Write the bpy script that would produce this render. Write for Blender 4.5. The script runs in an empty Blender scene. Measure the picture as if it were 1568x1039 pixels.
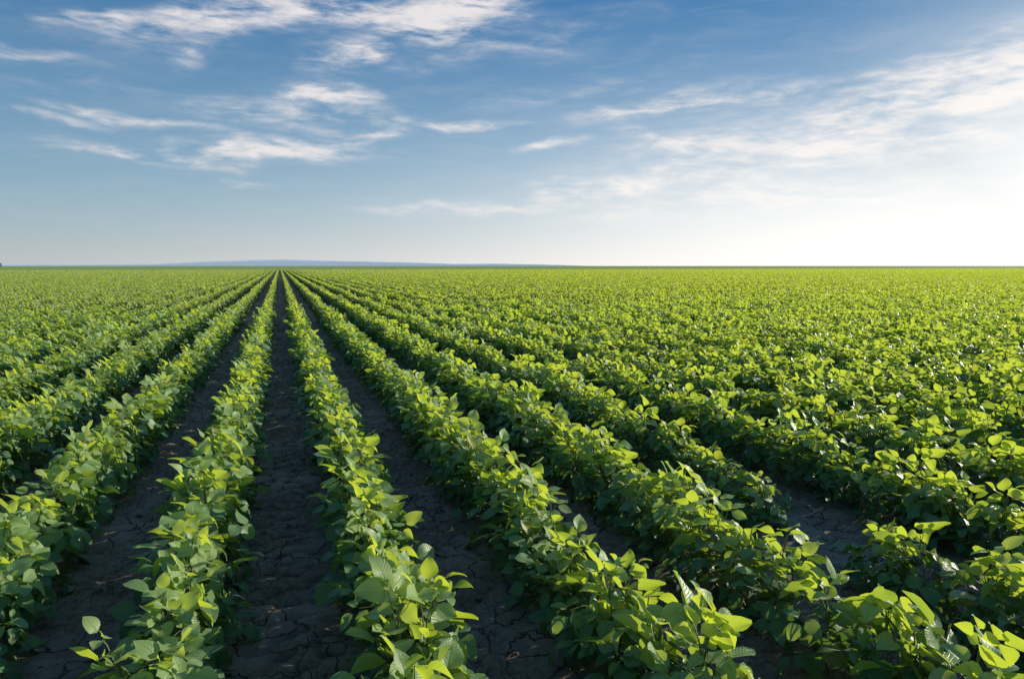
import bpy, bmesh, math, random
import numpy as np
from mathutils import Vector, Matrix, noise

random.seed(23); rng=np.random.default_rng(7)
scene=bpy.context.scene
R=math.radians
# ---------------------------------------------------------------- camera
F=1045.0; CX,CY=784.0,519.5
YAW=math.atan((784-430)/F); PITCH=math.atan((519.5-407)/F)
H=1.5; S=0.74; CAN=0.385
cam_d=bpy.data.cameras.new("camera"); cam=bpy.data.objects.new("camera",cam_d)
scene.collection.objects.link(cam); scene.camera=cam
cam_d.sensor_width=36; cam_d.lens=24.0; cam_d.clip_start=0.05; cam_d.clip_end=40000
cam.location=(0,0,H); cam.rotation_euler=(R(90)-PITCH,0,-YAW)
def ray(px,py):
    v=Vector((px-CX,F,-(py-CY))).normalized()
    v=Matrix.Rotation(-PITCH,3,'X')@v
    return Matrix.Rotation(-YAW,3,'Z')@v
def azel(px,py):
    v=ray(px,py); return math.atan2(v.x,v.y),math.asin(v.z)

# ---------------------------------------------------------------- node helpers
class NT:
    def __init__(s,nt): s.nt=nt; s.n=nt.nodes; s.l=nt.links
    def node(s,t,**k):
        n=s.n.new(t)
        for a,b in k.items(): setattr(n,a,b)
        return n
    def put(s,sock,v):
        if isinstance(v,bpy.types.NodeSocket): s.l.new(v,sock)
        elif v is not None: sock.default_value=v
    def math(s,op,a,b=None,c=None,clamp=False):
        n=s.node('ShaderNodeMath',operation=op,use_clamp=clamp)
        s.put(n.inputs[0],a); s.put(n.inputs[1],b); s.put(n.inputs[2],c); return n.outputs[0]
    def vmath(s,op,a,b=None,scale=None):
        n=s.node('ShaderNodeVectorMath',operation=op)
        s.put(n.inputs[0],a); s.put(n.inputs[1],b)
        if scale is not None: s.put(n.inputs['Scale'],scale)
        return n.outputs['Value'] if op in('LENGTH','DOT_PRODUCT','DISTANCE') else n.outputs[0]
    def mix(s,f,a,b,blend='MIX'):
        n=s.node('ShaderNodeMix',data_type='RGBA',blend_type=blend)
        s.put(n.inputs[0],f); s.put(n.inputs[6],a); s.put(n.inputs[7],b); return n.outputs[2]
    def rng(s,v,a,b,c=0.0,d=1.0,smooth=False):
        n=s.node('ShaderNodeMapRange',interpolation_type='SMOOTHSTEP' if smooth else 'LINEAR')
        s.put(n.inputs[0],v); 
        for i,x in enumerate((a,b,c,d)): s.put(n.inputs[i+1],x)
        return n.outputs[0]
    def noise(s,vec,scale,detail=4,rough=.55,dist=0.0,col=False):
        n=s.node('ShaderNodeTexNoise'); s.put(n.inputs['Vector'],vec)
        n.inputs['Scale'].default_value=scale; n.inputs['Detail'].default_value=detail
        n.inputs['Roughness'].default_value=rough; n.inputs['Distortion'].default_value=dist
        return n.outputs['Color' if col else 'Fac']
    def xyz(s,x,y,z=0.0):
        n=s.node('ShaderNodeCombineXYZ'); s.put(n.inputs[0],x); s.put(n.inputs[1],y); s.put(n.inputs[2],z); return n.outputs[0]
def C(r,g,b): return (r,g,b,1.0)
def newmat(name):
    m=bpy.data.materials.new(name); m.use_nodes=True; m.node_tree.nodes.clear()
    return m,NT(m.node_tree)

# ---------------------------------------------------------------- sun + sky
SUN_AZ=R(77); SUN_EL=R(13.5)
sd=Vector((math.sin(SUN_AZ)*math.cos(SUN_EL),math.cos(SUN_AZ)*math.cos(SUN_EL),math.sin(SUN_EL)))
sl=bpy.data.lights.new("sun","SUN"); sl.energy=5.0; sl.angle=R(0.6); sl.color=(1,0.93,0.76)
so=bpy.data.objects.new("sun",sl); scene.collection.objects.link(so)
so.rotation_euler=sd.to_track_quat('Z','Y').to_euler(); so.location=(30,20,20)
w=bpy.data.worlds.new("World"); scene.world=w; w.use_nodes=True; w.node_tree.nodes.clear()
T=NT(w.node_tree)
sky=T.node('ShaderNodeTexSky',sky_type='NISHITA'); sky.sun_disc=False
sky.sun_elevation=SUN_EL; sky.sun_rotation=SUN_AZ; sky.air_density=1.0; sky.dust_density=0.5; sky.ozone_density=2.0
tc=T.node('ShaderNodeTexCoord').outputs['Generated']
nrm=T.vmath('NORMALIZE',tc)
sp=T.node('ShaderNodeSeparateXYZ'); T.put(sp.inputs[0],nrm)
az=T.math('ARCTAN2',sp.outputs[0],sp.outputs[1]); el=T.math('ARCSINE',sp.outputs[2])
uv=T.xyz(az,el,0.0)
wn=T.noise(T.vmath('MULTIPLY',uv,(1,2.2,1)),6.0,3,.5,col=True)
wv=T.vmath('MULTIPLY',T.vmath('SUBTRACT',wn,(.5,.5,.5)),(0.18,0.045,0))
uvw=T.vmath('ADD',uv,wv)
wisps=[ # x,y,a,b,ang,strength   (direction of each cloud streak in the sky)
 (230,238,120,10,-5,.85),(400,232,160,14,3,.95),(540,212,110,10,10,.8),
 (460,172,130,26,0,.7),(490,142,70,10,3,.95),(400,182,90,14,0,.6),(600,182,80,9,0,.6),(700,187,90,6,0,.7),
 (215,182,110,7,-6,.7),(60,173,120,5,-3,.5),
 (530,84,60,20,18,.95),(400,20,190,28,14,.85),(340,35,110,20,14,.75),(180,30,50,14,4,.9),(280,78,32,12,20,.65),
 (690,20,120,28,8,1.05),(560,12,100,18,10,.9),(20,68,90,7,-4,.6),(835,219,55,7,2,.7),(380,282,60,7,0,.5),(590,52,50,8,0,.6),
 (1010,162,150,14,8,.7),(1150,150,160,12,3,.6),(1510,128,170,46,10,1.0),(1390,160,130,24,4,.8),(1340,118,18,7,0,.6),
 (1330,200,330,42,4,.85),(1080,232,150,16,-14,.8),(1130,262,170,14,-10,.75),
 (960,288,190,22,8,.85),(1180,300,300,30,4,.7),(780,315,150,13,5,.7),(650,322,100,9,3,.55),
 (750,70,260,26,10,.36),(900,140,200,22,6,.33),(110,130,160,14,4,.3)]
acc=None
for (x,y,a,b,ang,st) in wisps:
    A,E=azel(x,y); k=1.0/F
    m=T.node('ShaderNodeMapping',vector_type='TEXTURE'); T.put(m.inputs['Vector'],uvw)
    m.inputs['Location'].default_value=(A,E,0); m.inputs['Rotation'].default_value=(0,0,R(ang)); m.inputs['Scale'].default_value=(a*k*1.25,b*k*1.45,1)
    v=T.rng(T.vmath('LENGTH',m.outputs[0]),0.0,1.45,st,0.0,smooth=True)
    acc=v if acc is None else T.math('MAXIMUM',acc,v)
def fibre(src,ang,sx,sy,sc,rg,ds,dt=9):
    rot=T.node('ShaderNodeMapping'); T.put(rot.inputs['Vector'],src); rot.inputs['Rotation'].default_value=(0,0,R(ang)); rot.inputs['Scale'].default_value=(sx,sy,1)
    return T.noise(rot.outputs[0],sc,dt,rg,ds)
fib=fibre(uvw,-8,4,24,1.6,.58,.4)
fib2=fibre(uv,-22,12,44,2.0,.60,.3)
nn=T.math('ADD',T.math('MULTIPLY',T.math('SUBTRACT',fib,.5),2.3),T.math('MULTIPLY',T.math('SUBTRACT',fib2,.5),1.9))
cl=T.math('MULTIPLY',acc,T.math('ADD',.95,T.math('MULTIPLY',nn,1.4)))
cl=T.rng(cl,0.03,1.35,0.0,0.95,smooth=True)
veil=T.math('MULTIPLY',T.rng(fib,.46,.8,0,.13),T.rng(el,0.0,.2,0.4,1.0))
cl=T.math('MAXIMUM',cl,veil)
STR=0.10
def gauss(azd,eld,sa,se):
    g1=T.node('ShaderNodeMapping',vector_type='TEXTURE'); T.put(g1.inputs['Vector'],uv)
    g1.inputs['Location'].default_value=(R(azd),R(eld),0); g1.inputs['Scale'].default_value=(R(sa),R(se),1)
    L=T.vmath('LENGTH',g1.outputs[0]); return T.math('EXPONENT',T.math('MULTIPLY',T.math('MULTIPLY',L,L),-1.0))
glow=T.math('MAXIMUM',gauss(62,4,15,10.5),T.math('MULTIPLY',gauss(55,0,32,9),.97))
g2=T.math('EXPONENT',T.math('MULTIPLY',T.math('ABSOLUTE',el),-1/0.080))
hz=T.math('MULTIPLY',g2,T.rng(az,R(-25),R(35),.85,1.0))
skyc=T.mix(1.0,sky.outputs[0],C(0.50,0.86,1.06),'MULTIPLY')
skyc=T.vmath('SCALE',skyc,scale=STR)
blue=T.mix(T.rng(el,0.03,.36),C(.27,.49,.66),C(.045,.19,.43))
skyc=T.mix(T.rng(az,R(-20),R(60),0.62,.88),skyc,blue)
c1=T.mix(hz,skyc,T.mix(T.rng(az,R(-18),R(30)),C(.55,.56,.55),C(.86,.81,.77)))
c2=T.mix(T.math('MULTIPLY',glow,.98),c1,C(1.14,1.11,1.07))
cloudcol=T.mix(T.rng(az,R(-20),R(50),0,1),C(.80,.77,.78),C(.90,.85,.83))
c3=T.mix(cl,c2,T.mix(glow,cloudcol,C(1.12,1.09,1.04)))
bg=T.node('ShaderNodeBackground'); T.put(bg.inputs[0],c3); bg.inputs[1].default_value=1.0
ow=T.node('ShaderNodeOutputWorld'); T.l.new(bg.outputs[0],ow.inputs[0])

# ---------------------------------------------------------------- materials
def leaf_material(name,detail=True):
    m,t=newmat(name)
    at=t.node('ShaderNodeAttribute',attribute_name='leafcol'); s3=t.node('ShaderNodeSeparateColor'); t.put(s3.inputs[0],at.outputs['Color'])
    r,g=s3.outputs[0],s3.outputs[1]
    oi=t.node('ShaderNodeObjectInfo').outputs['Random']
    pos=t.node('ShaderNodeNewGeometry')
    big=t.noise(pos.outputs['Position'],.35,2)
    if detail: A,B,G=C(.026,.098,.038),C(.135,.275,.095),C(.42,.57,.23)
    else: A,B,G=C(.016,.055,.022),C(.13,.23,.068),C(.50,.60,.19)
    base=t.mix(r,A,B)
    base=t.mix(g,base,G)  # sunlit crests and shaded lower leaves painted into the leaf colour
    base=t.mix(t.rng(big,.35,.7,0,.15),base,C(.18,.27,.07))
    base=t.mix(t.math('MULTIPLY',oi,.15),base,C(.05,.14,.05))
    yel=t.math('GREATER_THAN',s3.outputs[2],.988)
    base=t.mix(yel,base,C(.36,.34,.08))
    bsdf=t.node('ShaderNodeBsdfPrincipled'); bsdf.inputs['Roughness'].default_value=.43
    bsdf.inputs['Specular IOR Level'].default_value=.42
    if detail:
        uvn=t.node('ShaderNodeUVMap',uv_map='UVMap'); su=t.node('ShaderNodeSeparateXYZ'); t.put(su.inputs[0],uvn.outputs[0])
        u=t.math('ABSOLUTE',t.math('SUBTRACT',su.outputs[0],.5)); v=su.outputs[1]
        mid=t.rng(u,0.0,.035,1,0,smooth=True)
        ph=t.math('FRACT',t.math('MULTIPLY',t.math('SUBTRACT',v,t.math('MULTIPLY',u,.75)),8.0))
        lat=t.rng(t.math('ABSOLUTE',t.math('SUBTRACT',ph,.5)),0,.16,1,0,smooth=True)
        vein=t.math('MAXIMUM',mid,t.math('MULTIPLY',lat,.5))
        base=t.mix(t.math('MULTIPLY',vein,.35),base,C(.42,.52,.26))
        mott=t.noise(uvn.outputs[0],9,3)
        base=t.mix(t.rng(mott,.3,.75,0,.25),base,t.mix(.5,base,C(.05,.13,.03)))
        bp=t.node('ShaderNodeBump'); bp.inputs['Strength'].default_value=.7; bp.inputs['Distance'].default_value=.003
        t.put(bp.inputs['Height'],t.math('SUBTRACT',t.math('MULTIPLY',mott,.5),vein)); t.l.new(bp.outputs[0],bsdf.inputs['Normal'])
    bc=t.mix(pos.outputs['Backfacing'],base,t.mix(.35,base,C(.18,.27,.13)))
    t.put(bsdf.inputs['Base Color'],bc)
    tr=t.node('ShaderNodeBsdfTranslucent'); t.put(tr.inputs[0],t.mix(t.math('ADD',.12,t.math('MULTIPLY',g,.62)),t.mix(1.0,base,C(1.7,1.8,.6),'MULTIPLY'),C(.78,.84,.03)))
    ms=t.node('ShaderNodeMixShader'); t.put(ms.inputs[0],t.math('ADD',.24,t.math('MULTIPLY',g,.24)))
    t.l.new(bsdf.outputs[0],ms.inputs[1]); t.l.new(tr.outputs[0],ms.inputs[2])
    o=t.node('ShaderNodeOutputMaterial'); t.l.new(ms.outputs[0],o.inputs[0]); return m
M_leaf=leaf_material("soybean_leaf"); M_leaf_far=leaf_material("soybean_leaf_far",False)
M_stem,t=newmat("soybean_stem")
b=t.node('ShaderNodeBsdfPrincipled'); b.inputs['Roughness'].default_value=.6
p=t.node('ShaderNodeNewGeometry'); t.put(b.inputs['Base Color'],t.mix(t.noise(p.outputs['Position'],20,2),C(.09,.14,.04),C(.20,.20,.08)))
o=t.node('ShaderNodeOutputMaterial'); t.l.new(b.outputs[0],o.inputs[0])

M_soil,t=newmat("dark_cracked_soil")
geo=t.node('ShaderNodeNewGeometry').outputs['Position']
n1=t.noise(geo,1.3,5); n2=t.noise(geo,28,6,.65); n3=t.noise(geo,160,4,.7)
wp=t.vmath('ADD',geo,t.vmath('SCALE',t.vmath('SUBTRACT',t.noise(geo,6,4,col=True),(.5,.5,.5)),scale=.18))
def crack(sc,wd):
    v=t.node('ShaderNodeTexVoronoi',feature='DISTANCE_TO_EDGE'); t.put(v.inputs['Vector'],wp); v.inputs['Scale'].default_value=sc
    return t.rng(v.outputs['Distance'],0,wd,1,0,smooth=True)
cr=t.math('MAXIMUM',t.math('MULTIPLY',crack(5.0,.03),t.rng(n1,.40,.55)),t.math('MULTIPLY',crack(13,.035),t.rng(n1,.6,.4,.0,.5)))
colr=t.mix(t.rng(n2,.3,.7),C(.16,.110,.078),C(.35,.255,.19))
colr=t.mix(t.rng(n1,.4,.65,0,.75),colr,C(.44,.34,.26))
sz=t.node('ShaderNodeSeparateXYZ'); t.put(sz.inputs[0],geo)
colr=t.mix(t.rng(sz.outputs[2],.006,-.018,0,.6),colr,C(.085,.060,.045))  # shade of grooves and hollows painted into the soil colour by height
colr=t.mix(t.math('MULTIPLY',cr,.75),colr,C(.03,.022,.018))
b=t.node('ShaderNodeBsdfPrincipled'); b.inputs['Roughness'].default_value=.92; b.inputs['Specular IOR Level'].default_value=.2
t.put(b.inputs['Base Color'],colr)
bp=t.node('ShaderNodeBump'); bp.inputs['Strength'].default_value=1.0; bp.inputs['Distance'].default_value=.022
hgt=t.math('ADD',t.math('ADD',t.math('MULTIPLY',n2,1.0),t.math('MULTIPLY',n3,.45)),t.math('MULTIPLY',cr,-1.0))
t.put(bp.inputs['Height'],hgt); t.l.new(bp.outputs[0],b.inputs['Normal'])
o=t.node('ShaderNodeOutputMaterial'); t.l.new(b.outputs[0],o.inputs[0])

def simple(name,c1,c2,sc,rough=.9,emit=None,bump=0):
    m,t=newmat(name); g=t.node('ShaderNodeNewGeometry').outputs['Position']
    b=t.node('ShaderNodeBsdfPrincipled'); b.inputs['Roughness'].default_value=rough; b.inputs['Specular IOR Level'].default_value=.1
    nz=t.noise(g,sc,5)
    t.put(b.inputs['Base Color'],t.mix(t.rng(nz,.35,.65),c1,c2))
    if emit: b.inputs['Emission Color'].default_value=emit; b.inputs['Emission Strength'].default_value=1
    if bump:
        bp=t.node('ShaderNodeBump'); bp.inputs['Strength'].default_value=1; bp.inputs['Distance'].default_value=bump
        t.put(bp.inputs['Height'],nz); t.l.new(bp.outputs[0],b.inputs['Normal'])
    o=t.node('ShaderNodeOutputMaterial'); t.l.new(b.outputs[0],o.inputs[0]); return m
M_canopy=simple("distant_canopy",C(.26,.33,.08),C(.54,.60,.18),1.2,bump=.1)
M_hill=simple("hazy_hill",C(.20,.25,.30),C(.26,.31,.36),.002,emit=C(.28,.35,.42))  # aerial haze put into the colour, with emission that makes the hills glow
M_bark=simple("bark",C(.05,.035,.025),C(.09,.06,.04),2)
M_tree=simple("tree_leaves",C(.07,.06,.03),C(.10,.08,.04),1)

# ---------------------------------------------------------------- leaf builder
class MB:
    def __init__(s): s.v=[];s.f=[];s.uv=[];s.c=[];s.mi=[]
    def leaflet(s,base,f,n,L,W,fold,curl,col,nt=6,us=(-1,-.5,0,.5,1),twist=0.0):
        f=f.normalized(); n=(n-f*n.dot(f)).normalized(); sd_=f.cross(n)
        b0=len(s.v); nu=len(us)
        ph=random.random()*6.28
        for i in range(nt+1):
            tt=i/nt; pr=max(0.02,math.sin(math.pi*min(1,tt)**.72))**.72 if 0<i<nt else .04
            for u in us:
                h=fold*abs(u)*W*pr - curl*tt*tt*L + .045*L*math.sin(ph+tt*7+u*2.2)*abs(u) + twist*u*tt*W
                fl=L*(tt-.12*curl*tt*tt)
                s.v.append(base+f*fl+sd_*(W*pr*u)+n*h)
        for i in range(nt):
            for j in range(nu-1):
                a=b0+i*nu+j; s.f.append((a,a+1,a+nu+1,a+nu))
                for (ii,jj) in ((i,j),(i,j+1),(i+1,j+1),(i+1,j)): s.uv.append((us[jj]*.5+.5,ii/nt))
                s.c.append(col); s.mi.append(0)
    def tube(s,pts,r0,r1):
        b0=len(s.v); n=len(pts)
        for i,pv in enumerate(pts):
            d=(pts[min(i+1,n-1)]-pts[max(i-1,0)]).normalized()
            a=d.orthogonal().normalized(); bb=d.cross(a); r=r0+(r1-r0)*i/(n-1)
            for k in range(4):
                an=k*math.pi/2; s.v.append(pv+a*(r*math.cos(an))+bb*(r*math.sin(an)))
        for i in range(n-1):
            for k in range(4):
                a0=b0+i*4+k; a1=b0+i*4+(k+1)%4
                s.f.append((a0,a1,a1+4,a0+4)); s.uv+= [(0,0)]*4; s.c.append((0,0,0)); s.mi.append(1)
    def mesh(s,name,mats):
        m=bpy.data.meshes.new(name); m.from_pydata([tuple(x) for x in s.v],[],s.f)
        for x in mats: m.materials.append(x)
        l=m.uv_layers.new(name="UVMap"); l.data.foreach_set('uv',np.array(s.uv,dtype=np.float32).ravel())
        at=m.attributes.new('leafcol','FLOAT_COLOR','FACE')
        cc=np.ones((len(s.c),4),dtype=np.float32); cc[:,:3]=np.array(s.c); at.data.foreach_set('color',cc.ravel())
        m.polygons.foreach_set('material_index',np.array(s.mi,dtype=np.int32))
        m.polygons.foreach_set('use_smooth',np.ones(len(s.f),dtype=bool)); m.update(); return m
UP=Vector((0,0,1))
SH=Vector((math.sin(SUN_AZ),math.cos(SUN_AZ),0))   # leaves turn towards the light
def trifoliate(mb,P,d,pitch,L,col,lod,helio):
    d=Vector((d.x,d.y,0)).normalized(); side=d.cross(UP)
    f=d*math.cos(pitch)+UP*math.sin(pitch); n=UP*math.cos(pitch)-d*math.sin(pitch)
    n=(n+side*random.gauss(0,.35)+SH*helio).normalized(); f=(f-n*f.dot(n)).normalized()
    for k,(ang,sc) in enumerate(((0,1.08),(1.35,.95),(-1.35,.95))):
        q=Matrix.Rotation(ang+random.gauss(0,.15),3,n)
        ff=q@f
        ff=(ff+UP*random.gauss(-.10 if k else 0,.26)).normalized()
        nn=(n+Vector((random.gauss(0,.32),random.gauss(0,.32),0))).normalized()
        l=L*sc*random.uniform(.82,1.14)
        off=P+ff*(.012 if k else .026)
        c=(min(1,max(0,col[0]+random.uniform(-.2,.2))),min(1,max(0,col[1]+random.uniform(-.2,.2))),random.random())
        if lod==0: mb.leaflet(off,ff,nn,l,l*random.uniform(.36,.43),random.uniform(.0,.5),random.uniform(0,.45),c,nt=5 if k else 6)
        else: mb.leaflet(off,ff,nn,l,l*.42,.3,.25,c,nt=3 if lod==1 else 2,us=(-1,0,1))
def plant(mb,ox,oy,lod,hs=1.0,nl=19,big=1.0):
    h=CAN*hs*random.uniform(.9,1.09)
    lean=Vector((random.gauss(0,.03),random.gauss(0,.03),0))
    if lod==0: mb.tube([Vector((ox,oy,-.02)),Vector((ox,oy,h*.4))+lean*.5,Vector((ox,oy,h*.85))+lean],.005,.003)
    ph=random.random()*6.28
    wide=.97 if lod==0 else .76
    for i in range(nl):
        q=i/(nl-1); ph+=2.4+random.gauss(0,.3)
        z0=h*(.10+.74*q); 
        zt=h*(.16+.84*q**.95)+random.gauss(0,.020)
        env=math.sqrt(max(0.0,1-((zt/h-.34)/.72)**2))
        r=(.025+.12*env*random.uniform(.3,1.22))*wide
        if q>.78: r*=.45
        d=Vector((math.cos(ph),math.sin(ph),0))
        B=Vector((ox,oy,z0))+lean*q; Pp=Vector((ox,oy,zt))+lean*q+d*r
        if lod==0: mb.tube([B,B.lerp(Pp,.55)+UP*.02,Pp],.0024,.0017)
        if q>.86: pitch=random.uniform(.35,1.25); L=random.uniform(.050,.084)
        elif q>.6: pitch=random.gauss(-.05,.4); L=random.uniform(.070,.102)
        else: pitch=random.gauss(-.6,.3); L=random.uniform(.062,.090)
        g0,gs=(.56,2.4) if lod==0 else (.66,3.0)
        col=(.85*q+random.uniform(-.12,.2) if lod==0 else 1.1*(q-.3)+random.uniform(-.1,.15), max(0,min(1,(q-g0)*gs+random.uniform(-.15,.2))))  # painted light and shade by height: dark below, pale at the crest
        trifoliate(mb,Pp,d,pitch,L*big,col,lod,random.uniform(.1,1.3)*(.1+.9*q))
def make_coll(name): return bpy.data.collections.new(name)
c0=make_coll("soybean_plants_near")
for i in range(18):
    mb=MB(); plant(mb,0,0,0); o=bpy.data.objects.new("soybean_plant_%02d"%i,mb.mesh("soybean_plant_%02d"%i,[M_leaf,M_stem])); c0.objects.link(o)
c1_=make_coll("soybean_row_pieces")
for i in range(12):
    mb=MB(); ph_=random.random()*6
    for j in range(8): plant(mb,random.gauss(0,.01),-.5+(j+.5)*.125,1,nl=12,big=.98,hs=1.03+.06*math.sin(ph_+j*1.3)+random.uniform(-.05,.05))
    o=bpy.data.objects.new("soybean_row_piece_%02d"%i,mb.mesh("soybean_row_piece_%02d"%i,[M_leaf_far])); c1_.objects.link(o)
c2_=make_coll("soybean_field_blocks")
for i in range(7):
    mb=MB()
    for rr in (-1,0,1):
        ph_=random.random()*6
        for j in range(14): plant(mb,rr*S+random.gauss(0,.01),-1.5+(j+.5)*.215,2,nl=8,big=1.15,hs=1.03+.07*math.sin(ph_+j*.9)+random.uniform(-.07,.08))
    o=bpy.data.objects.new("soybean_field_block_%02d"%i,mb.mesh("soybean_field_block_%02d"%i,[M_leaf_far])); c2_.objects.link(o)

def scatter(name,coll,pts,rots,scales,idx):
    m=bpy.data.meshes.new(name); m.vertices.add(len(pts)); m.vertices.foreach_set('co',np.array(pts,dtype=np.float32).ravel())
    a=m.attributes.new('rot','FLOAT_VECTOR','POINT'); a.data.foreach_set('vector',np.array(rots,dtype=np.float32).ravel())
    a=m.attributes.new('scl','FLOAT_VECTOR','POINT'); a.data.foreach_set('vector',np.array(scales,dtype=np.float32).ravel())
    a=m.attributes.new('idx','INT','POINT'); a.data.foreach_set('value',np.array(idx,dtype=np.int32))
    o=bpy.data.objects.new(name,m); scene.collection.objects.link(o)
    g=bpy.data.node_groups.new(name+"_scatter",'GeometryNodeTree')
    g.interface.new_socket('Geometry',in_out='INPUT',socket_type='NodeSocketGeometry'); g.interface.new_socket('Geometry',in_out='OUTPUT',socket_type='NodeSocketGeometry')
    N=g.nodes; gi=N.new('NodeGroupInput'); go=N.new('NodeGroupOutput'); ip=N.new('GeometryNodeInstanceOnPoints'); ci=N.new('GeometryNodeCollectionInfo')
    ci.inputs['Collection'].default_value=coll; ci.inputs['Separate Children'].default_value=True; ci.inputs['Reset Children'].default_value=True
    def na(n,ty):
        x=N.new('GeometryNodeInputNamedAttribute'); x.data_type=ty; x.inputs['Name'].default_value=n; return x.outputs['Attribute']
    e2r=N.new('FunctionNodeEulerToRotation')
    g.links.new(na('rot','FLOAT_VECTOR'),e2r.inputs[0])
    g.links.new(gi.outputs[0],ip.inputs['Points']); g.links.new(ci.outputs[0],ip.inputs['Instance']); ip.inputs['Pick Instance'].default_value=True
    g.links.new(na('idx','INT'),ip.inputs['Instance Index']); g.links.new(e2r.outputs[0],ip.inputs['Rotation']); g.links.new(na('scl','FLOAT_VECTOR'),ip.inputs['Scale'])
    g.links.new(ip.outputs[0],go.inputs[0])
    md=o.modifiers.new("scatter",'NODES'); md.node_group=g; return o

gv=ray(1165,800); k_=(H-.2)/-gv.z; gap=Vector((gv.x*k_,gv.y*k_))
gk=round(gap.x/S-.5); print("GAP",gap,gk)
def inview(x,y,m):
    if math.hypot(x,y)<6: return True
    a=math.atan2(x,y)-YAW
    return abs(a)<R(37+m)
def wob(k,y): return .03*noise.noise(Vector((k*3.1,y*.35,0)))
def hvar(x,y): return 1+.10*noise.noise(Vector((x*.5,y*.45,3)))+.14*noise.noise(Vector((x*2.2,y*1.5,9)))
pts=[];ro=[];sc=[];ix=[]
R0,R1,R2=19.0,72.0,195.0
for k in range(-40,90):
    x0=(k+.5)*S
    y=-2.5
    while y<R0:
        y+=.120*random.uniform(.7,1.3)
        if y>R0: break
        if abs(x0)>R0*1.6 or not inview(x0,y,11): continue
        z=hvar(x0,y); w_=1+.18*noise.noise(Vector((x0*3,y*1.8,20)))
        if k==gk:
            dy=y-gap.y
            if -.3<dy<.3:
                if random.random()<.8: continue
                z*=.6; w_=.65
            elif -1.0<dy<1.4: z*=.77; w_=.84
        if random.random()<.015: continue
        pts.append((x0+wob(k,y)+random.gauss(0,.017),y,0)); ro.append((random.gauss(0,.07),random.gauss(0,.07),random.gauss(0,.6)))
        s_=random.uniform(.9,1.1)*w_; sc.append((s_,s_,z*random.uniform(.9,1.12))); ix.append(random.randrange(18))
n0=len(pts)
near=scatter("soybean_rows",c0,pts,ro,sc,ix)
pts=[];ro=[];sc=[];ix=[]
for k in range(-110,200):
    x0=(k+.5)*S
    for j in range(int(R0),int(R1)):
        y=j+.5
        if not inview(x0,y,5): continue
        pts.append((x0+wob(k,y),y,0)); ro.append((0,0,0)); s_=random.uniform(.94,1.05); sc.append((s_,1.05*random.choice((-1,1)),hvar(x0,y)*random.uniform(.96,1.04))); ix.append(random.randrange(12))
n1_=len(pts)
mid=scatter("soybean_rows",c1_,pts,ro,sc,ix)
pts=[];ro=[];sc=[];ix=[]
for kk in range(-110,230):
    x0=(3*kk+1.5)*S
    for j in range(int((R2-R1)/3)):
        y=R1+3*j+1.5
        if not inview(x0,y,4): continue
        pts.append((x0,y,0)); ro.append((0,0,0)); sc.append((1,1.04*random.choice((-1,1)),hvar(x0*.3,y*.3)*random.uniform(.95,1.07))); ix.append(random.randrange(7))
far=scatter("soybean_rows",c2_,pts,ro,sc,ix)
print("INST",n0,n1_,len(pts))

# ---------------------------------------------------------------- ground
def axis(segs):
    out=[segs[0][0]]
    for a,b_,st in segs:
        n=max(1,int(round((b_-a)/st))); out+= [a+(b_-a)*(i+1)/n for i in range(n)]
    return out
xs=axis([(-9000,-1000,2000),(-1000,-100,150),(-100,-10,10),(-10,-3,.5),(-3,-1.4,.06),(-1.4,1.7,.02),(1.7,4,.05),(4,12,.4),(12,100,8),(100,1000,150),(1000,12000,2200)])
ys=axis([(-200,-10,40),(-10,1,.8),(1,1.6,.1),(1.6,6.5,.02),(6.5,14,.05),(14,30,.4),(30,100,7),(100,1000,150),(1000,12000,2200)])
def soilz(x,y):
    z=0.0
    if -6<x<8 and 0<y<30:
        u=((x/S)%1.0); fr=abs(u-.5)*2
        path=round(x/S); dx=x-path*S
        z=.02*(1-fr)
        z+=.017*noise.fractal(Vector((x*9,y*9,0)),1.0,2.0,4)
        if path==0 and abs(dx)<.26:
            wx=dx+.05*noise.noise(Vector((x*3,y*4,8)))+.03*noise.noise(Vector((x*9,y*9,18)))
            colm=math.floor(wx/.19+.5)
            yy=y+.08*noise.noise(Vector((x*4,y*1.6,1)))+.025*noise.noise(Vector((x*14,y*10,31)))
            ph=((yy+.16*abs(wx)+.06*(colm%2))/.14)%1.0
            g=min(ph,1-ph); lx=abs(wx/.19-colm); 
            groove=max(0,1-g/.24); cg=max(0,(lx-.36)/.14)
            edge=min(1,(.26-abs(dx))/.08)*max(0,min(1,.85+1.2*noise.noise(Vector((x*3.5,y*1.9,4)))))
            z+=edge*(.011-.036*max(groove,.4*cg))-.006
        else:
            z+=.012*noise.noise(Vector((x*22,y*22,5)))
    return z
nx=len(xs)
V=[(x,y,soilz(x,y)) for y in ys for x in xs]
Fc=[(j*nx+i,j*nx+i+1,(j+1)*nx+i+1,(j+1)*nx+i) for j in range(len(ys)-1) for i in range(nx-1)]
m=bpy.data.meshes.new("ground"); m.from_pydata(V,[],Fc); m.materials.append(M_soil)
m.polygons.foreach_set('use_smooth',np.ones(len(Fc),dtype=bool))
scene.collection.objects.link(bpy.data.objects.new("ground",m))

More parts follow.
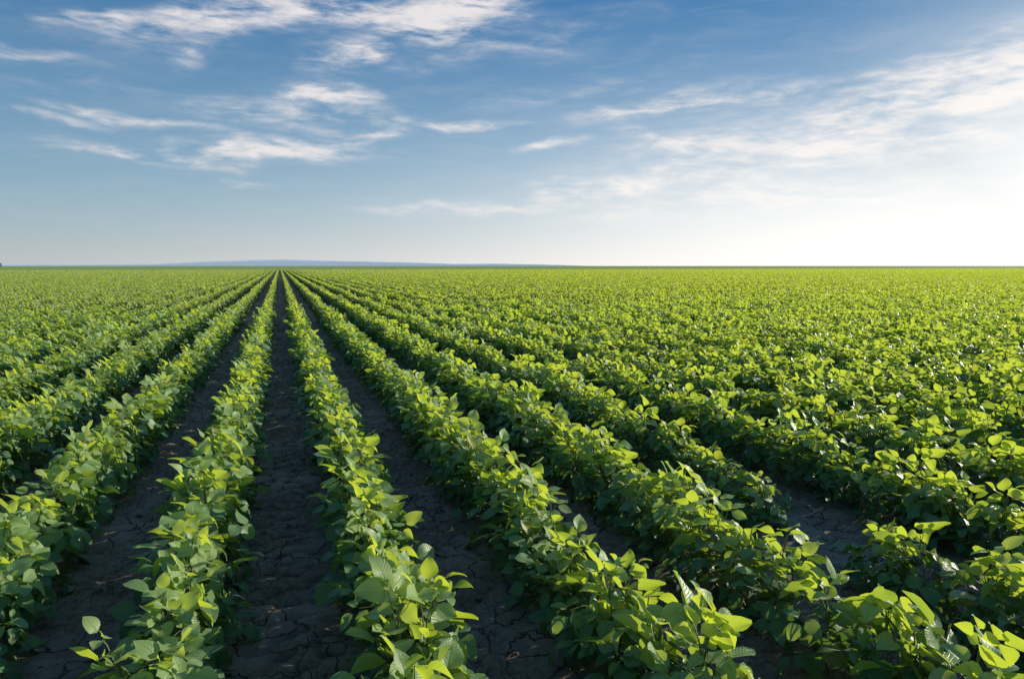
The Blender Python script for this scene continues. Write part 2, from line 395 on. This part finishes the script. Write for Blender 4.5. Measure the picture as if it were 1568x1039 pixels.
# loose clods of earth lying in the furrows
cc_=make_coll("soil_clod_shapes")
for i in range(6):
    bm=bmesh.new(); bmesh.ops.create_icosphere(bm,subdivisions=2,radius=1)
    for v_ in bm.verts:
        v_.co*=1+.45*noise.noise(v_.co*1.3+Vector((i*7,0,0)))+.2*noise.noise(v_.co*3+Vector((0,i*5,0)))
        v_.co.z*=.6
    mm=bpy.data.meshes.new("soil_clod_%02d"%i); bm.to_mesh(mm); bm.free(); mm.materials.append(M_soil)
    cc_.objects.link(bpy.data.objects.new("soil_clod_%02d"%i,mm))
pts=[];ro=[];sc=[];ix=[]
for i in range(11000):
    y=1.2+13*random.random()**1.3; kp=random.randrange(-3,9); 
    dx=random.gauss(0,.15)
    if kp==0 and abs(dx)<.1 and random.random()<.5: continue
    x=kp*S+dx; s_=.003+.015*random.random()**4
    pts.append((x,y,soilz(x,y)+s_*.25)); ro.append((random.gauss(0,.3),random.gauss(0,.3),random.random()*6)); sc.append((s_,s_*random.uniform(.7,1.2),s_)); ix.append(random.randrange(6))
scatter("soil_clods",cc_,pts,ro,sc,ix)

ys2=axis([(188,420,2.5),(420,900,16),(900,9500,900)]); xs2=axis([(-9000,-900,900),(-900,900,5),(900,11000,900)])
V=[(x,y,.30+(.10*noise.noise(Vector((x*.35,y*.35,0)))+.08*random.random() if y<900 and y>189 else 0)+(-.3 if y==188 else 0)) for y in ys2 for x in xs2]; nx=len(xs2)
Fc=[(j*nx+i,j*nx+i+1,(j+1)*nx+i+1,(j+1)*nx+i) for j in range(len(ys2)-1) for i in range(nx-1)]
m=bpy.data.meshes.new("distant_soybean_field"); m.from_pydata(V,[],Fc); m.materials.append(M_canopy)
scene.collection.objects.link(bpy.data.objects.new("distant_soybean_field",m))

# distant hills
prof=[(-120,400),(0,404),(120,405),(240,404),(300,401),(350,399),(400,397.5),(440,397),(500,399),(560,400),(640,402),(700,404),(760,403.5),(840,405),(900,407),(1000,409)]
V=[];D=8000
for i in range(241):
    px=-120+1120*i/240
    py=np.interp(px,[a for a,_ in prof],[b for _,b in prof])+.35*noise.noise(Vector((px*.06,0,0)))
    v=ray(px,py); q=D/math.hypot(v.x,v.y); x,y=v.x*q,v.y*q
    z=H+v.z*q
    V+=[(x,y,-20),(x,y,z*.6),(x*1.02,y*1.02,z),(x*1.1,y*1.1,-20)]
Fc=[(i*4+j,(i+1)*4+j,(i+1)*4+j+1,i*4+j+1) for i in range(240) for j in range(3)]
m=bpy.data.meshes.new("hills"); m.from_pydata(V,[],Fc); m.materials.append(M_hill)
m.polygons.foreach_set('use_smooth',np.ones(len(Fc),dtype=bool))
scene.collection.objects.link(bpy.data.objects.new("hills",m))

# small distant tree at the left edge
v=ray(-1,405); q=420/math.hypot(v.x,v.y); tx,ty=v.x*q,v.y*q
mb=MB(); mb.tube([Vector((0,0,-.2)),Vector((.05,0,1.2)),Vector((.1,0,2.6))],.16,.05)
for a in range(5): mb.tube([Vector((.05,0,1+a*.25)),Vector((math.cos(a*2.3)*.8,math.sin(a*2.3)*.8,1.9+a*.25))],.06,.02)
for i in range(900):
    d=Vector((random.gauss(0,1),random.gauss(0,1),random.gauss(0,1))).normalized()
    cc=random.choice([(0,0,2.2,1.0),(.6,.2,2.0,.7),(-.6,0,1.8,.75),(.1,-.5,2.8,.6),(-.2,.5,2.5,.7)])
    r=cc[3]*random.random()**.4
    mb.leaflet(Vector(cc[:3])+d*r,d,UP+d*.3,.2,.08,.2,.2,(.5,.3,.2),nt=2,us=(-1,0,1))
o=bpy.data.objects.new("distant_tree",mb.mesh("distant_tree",[M_tree,M_bark])); o.location=(tx,ty,0); scene.collection.objects.link(o)

scene.view_settings.view_transform='Standard'; scene.view_settings.look='None'; scene.view_settings.exposure=0
